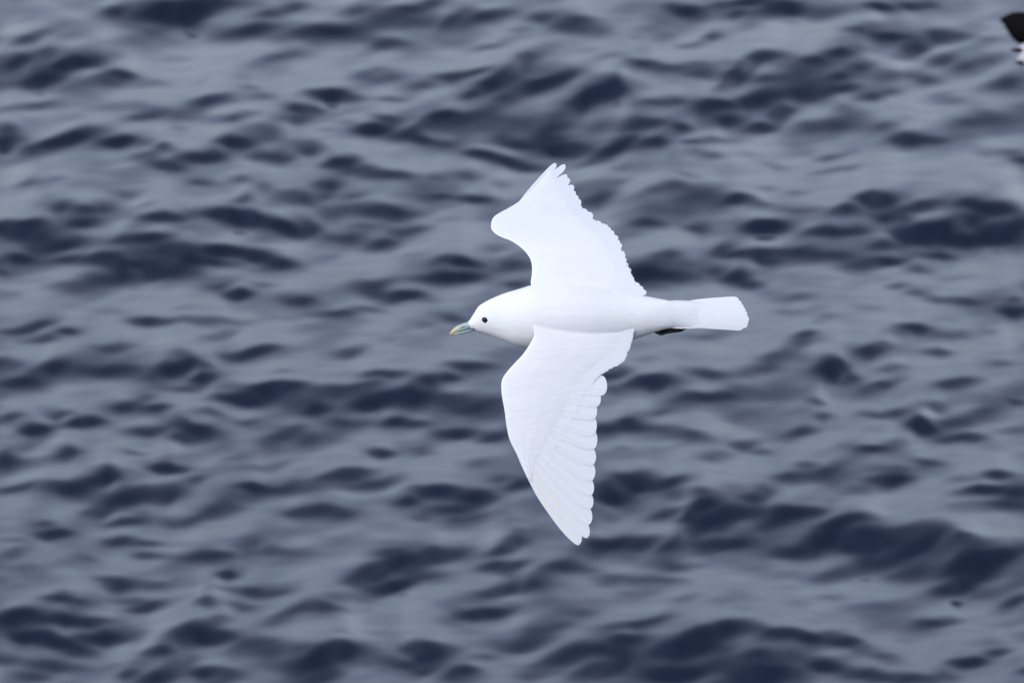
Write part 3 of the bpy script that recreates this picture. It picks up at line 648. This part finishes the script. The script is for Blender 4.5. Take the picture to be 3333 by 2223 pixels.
for k, (tx, ty) in enumerate(fpri):
    f = k/(len(fpri)-1)
    rx, ry = 1650+20*f, 728 - 40*f
    feather('primary_feather', (rx, ry), (tx + random.uniform(-3, 2), ty + random.uniform(-2, 2)), 13-5*f, 26-13*f, 0.02+.0*f, zfar, far_wing, tilt=.05, broad=.88-.06*f, zoff=-1.0, point=1.2, shw=.7 if k < 10 else 1.2,
            shaft=M_SHAFT_Y if k == 10 else M_VANE, side=-1, nseg=22)

coverts(FAR, zfar, far_wing, 30, -1, 22, 90, 14, ([560,640,720,930],[-48,-32,-8,4]))

# ---- tail
tail = [(2405,979),(2414,990),(2421,1001),(2427,1012),(2432,1022),(2434,1031),(2438,1040),(2436,1048),(2434,1056),(2420,1063)]
def ztail(x, y): return 39 + (y-1025)*0.25 - 5.0*((y-1025)/40)**2 - max(0, 2265-x)*0.13
for k, (tx, ty) in enumerate(tail):
    f = k/(len(tail)-1)
    feather('tail_feather', (2165, 1003+45*f), (tx, ty), 14, 14, (-.035 + .03*f), ztail, gull, tilt=.03, broad=.9, zoff=(.8-abs(k-4.5)*.2), point=1.5, shw=.5, side=1, shaft=M_VANE, nseg=18)

def rump(X, Y):
    # coverts bridge the back and the tail in one even slope
    yb = min(max(Y, 988), 1066); t_ = min(1, max(0, (X-2165)/115))
    a_ = body_z(2165, min(max(1023 + (Y-1026)*1.15, 980), 1068))
    if X < 2165: return body_z(X, min(max(Y, 979), 1070))
    return a_*(1-t_) + ztail(2285, yb)*t_
for k in range(12):
    f = k/11
    feather('covert_feather', (2125, 990+66*f), (2284+14*math.sin(math.pi*f)+random.uniform(-16, 16), 990.5+71*f), 11, 11, -.02+.02*f,
            rump, gull, tilt=.005, broad=.4, zoff=-1.6, ztip=2.4, point=.8, shw=.3, shaft=M_VANE, nseg=16)

# ---- feet tucked under the tail
def foot(dy, dz):
    leg = tube('leg', [(2120,1073+dy,8+dz),(2136,1081+dy,12+dz),(2150,1087+dy,14+dz),(2162,1086+dy,14+dz)], [4,5,5,4.5], M_FOOT, gull, 10)
    V, F = [], []
    tips_ = [(2226,1068+dy,2),(2238,1069+dy,14),(2222,1077+dy,22)]
    o = None
    for (tx, ty, tz) in tips_:
        tube('toe', [(2150,1087+dy,14+dz),(2178,(1085+ty-dy)/2+dy+1,(14+tz)/2+dz),(2205,(1079+ty-dy)/2+dy+1,tz+dz),(tx,ty,tz+dz)], [4,3.8,3.2,1.4], M_FOOT, leg, 8)
    pts = [(2150,1087+dy,14+dz),(2226,1068+dy,2+dz),(2228,1070+dy,9+dz),(2238,1069+dy,14+dz),(2226,1073+dy,18+dz),(2222,1077+dy,22+dz)]
    up_ = [P(x, y-1, z+1) for x, y, z in pts]; dn = [P(x, y+1.6, z-1) for x, y, z in pts]
    n0 = len(pts)
    F = [tuple(range(n0)), tuple(range(n0, 2*n0))[::-1]] + [(i_, (i_+1) % n0, n0+(i_+1) % n0, n0+i_) for i_ in range(n0)]
    new_obj('web', up_+dn, F, M_FOOT, leg, smooth=False)
foot(0, 0); foot(-8, -22)

# =============================================================== THE BLACK AND WHITE BIRD AT THE EDGE
D2 = 36.0
auk, K2 = make_root('black_and_white_seabird', 3400, 110, D2)
auk['label'] = 'blurred black and white seabird cut off by the right edge, tail and dark feet showing'
auk['category'] = 'seabird'
_K, _D = K, D_BIRD
def P(x, y, z):
    zz = z*K2; f = 1 - zz/D2
    return (((x-1666.5)*f + 1666.5 - 3400)*K2, -((y-1111.5)*f + 1111.5 - 110)*K2, zz)
belly = loft('body', [(3312,160,196,14,0),(3322,148,214,34,0),(3345,120,232,58,0),(3385,86,246,78,0),(3440,62,250,90,0),(3530,58,240,90,0),(3610,70,215,72,0),(3670,78,180,50,0),(3710,82,165,42,0)],
             mat('white_belly', (.5, .5, .54), .8, bump=.2, bscale=120), auk)
loft('back', [(3268,60,84,8,0),(3276,50,98,20,0),(3292,43,122,36,3),(3314,40,142,50,5),(3345,40,146,62,6),(3385,40,141,76,6),(3440,38,140,92,4),(3530,42,142,93,3),(3610,58,144,74,3),(3670,70,150,53,2),(3712,76,160,46,0)], M_BLACK, auk)
head = loft('head', [(3695,80,168,44,0),(3720,74,170,48,0),(3750,72,164,46,0),(3775,82,152,36,0),(3795,98,140,20,0)], M_BLACK, auk, rings=24)
tube('bill', [(3785,118,0),(3820,124,0),(3850,134,0)], [16,11,3], M_BLACK, auk)
for s in (-1, 1): ball('eye', 3758, 104, 42*s, 6, 6, 5, M_EYE, auk)
M_VANE2 = M_VANE; M_VANE = M_BLACK
def zt2(x, y): return 0.25*(y-90)
K = K2
for k in range(8):
    f = k/7
    feather('tail_feather', (3330+4*k, 74+7*k), (3256+6.5*k+(6 if k % 2 else 0), 64+9.5*k), 15, 15, .03, zt2, auk, tilt=.1, broad=.55, zoff=k*.8, shaft=M_BLACK, side=-1, shw=.5)
# legs trailing beside the tail
for (yy, xx) in ((165, 3300), (206, 3316)):
    lg = tube('leg', [(xx+60, yy+2, 30), (xx+25, yy, 34), (xx, yy-1, 34)], [9, 8, 7], M_FOOT, auk, 10)
    for dz_ in (-12, 0, 12):
        tube('toe', [(xx+22, yy, 34), (xx+4, yy-2, 34+dz_*.7), (xx-12, yy-1, 34+dz_)], [6, 6, 2], M_FOOT, lg, 8)
# wings beyond the frame edge
def skin2(side):
    V, F = [], []
    rows = 14
    for a in range(rows+1):
        s = a/rows
        lx = 3590 + 60*s - 120*s*s; tx = 3400 + 60*s + 20*s*s
        z = side*(60 + 330*s); y = 78 - (150 if side < 0 else 60)*s
        w = (1 - .75*s**2)
        for c in range(7):
            t_ = c/6
            X = lx + (tx-lx)*t_*w
            V.append(P(X, y + 6*math.sin(t_*3.1), z)); 
    for a in range(rows):
        for c in range(6):
            p = a*7+c; F.append((p, p+1, p+8, p+7))
    o = new_obj('wing', V, F, M_BLACK, auk)
    m_ = o.modifiers.new('thickness', 'SOLIDIFY'); m_.thickness = 8*K2
skin2(1); skin2(-1)
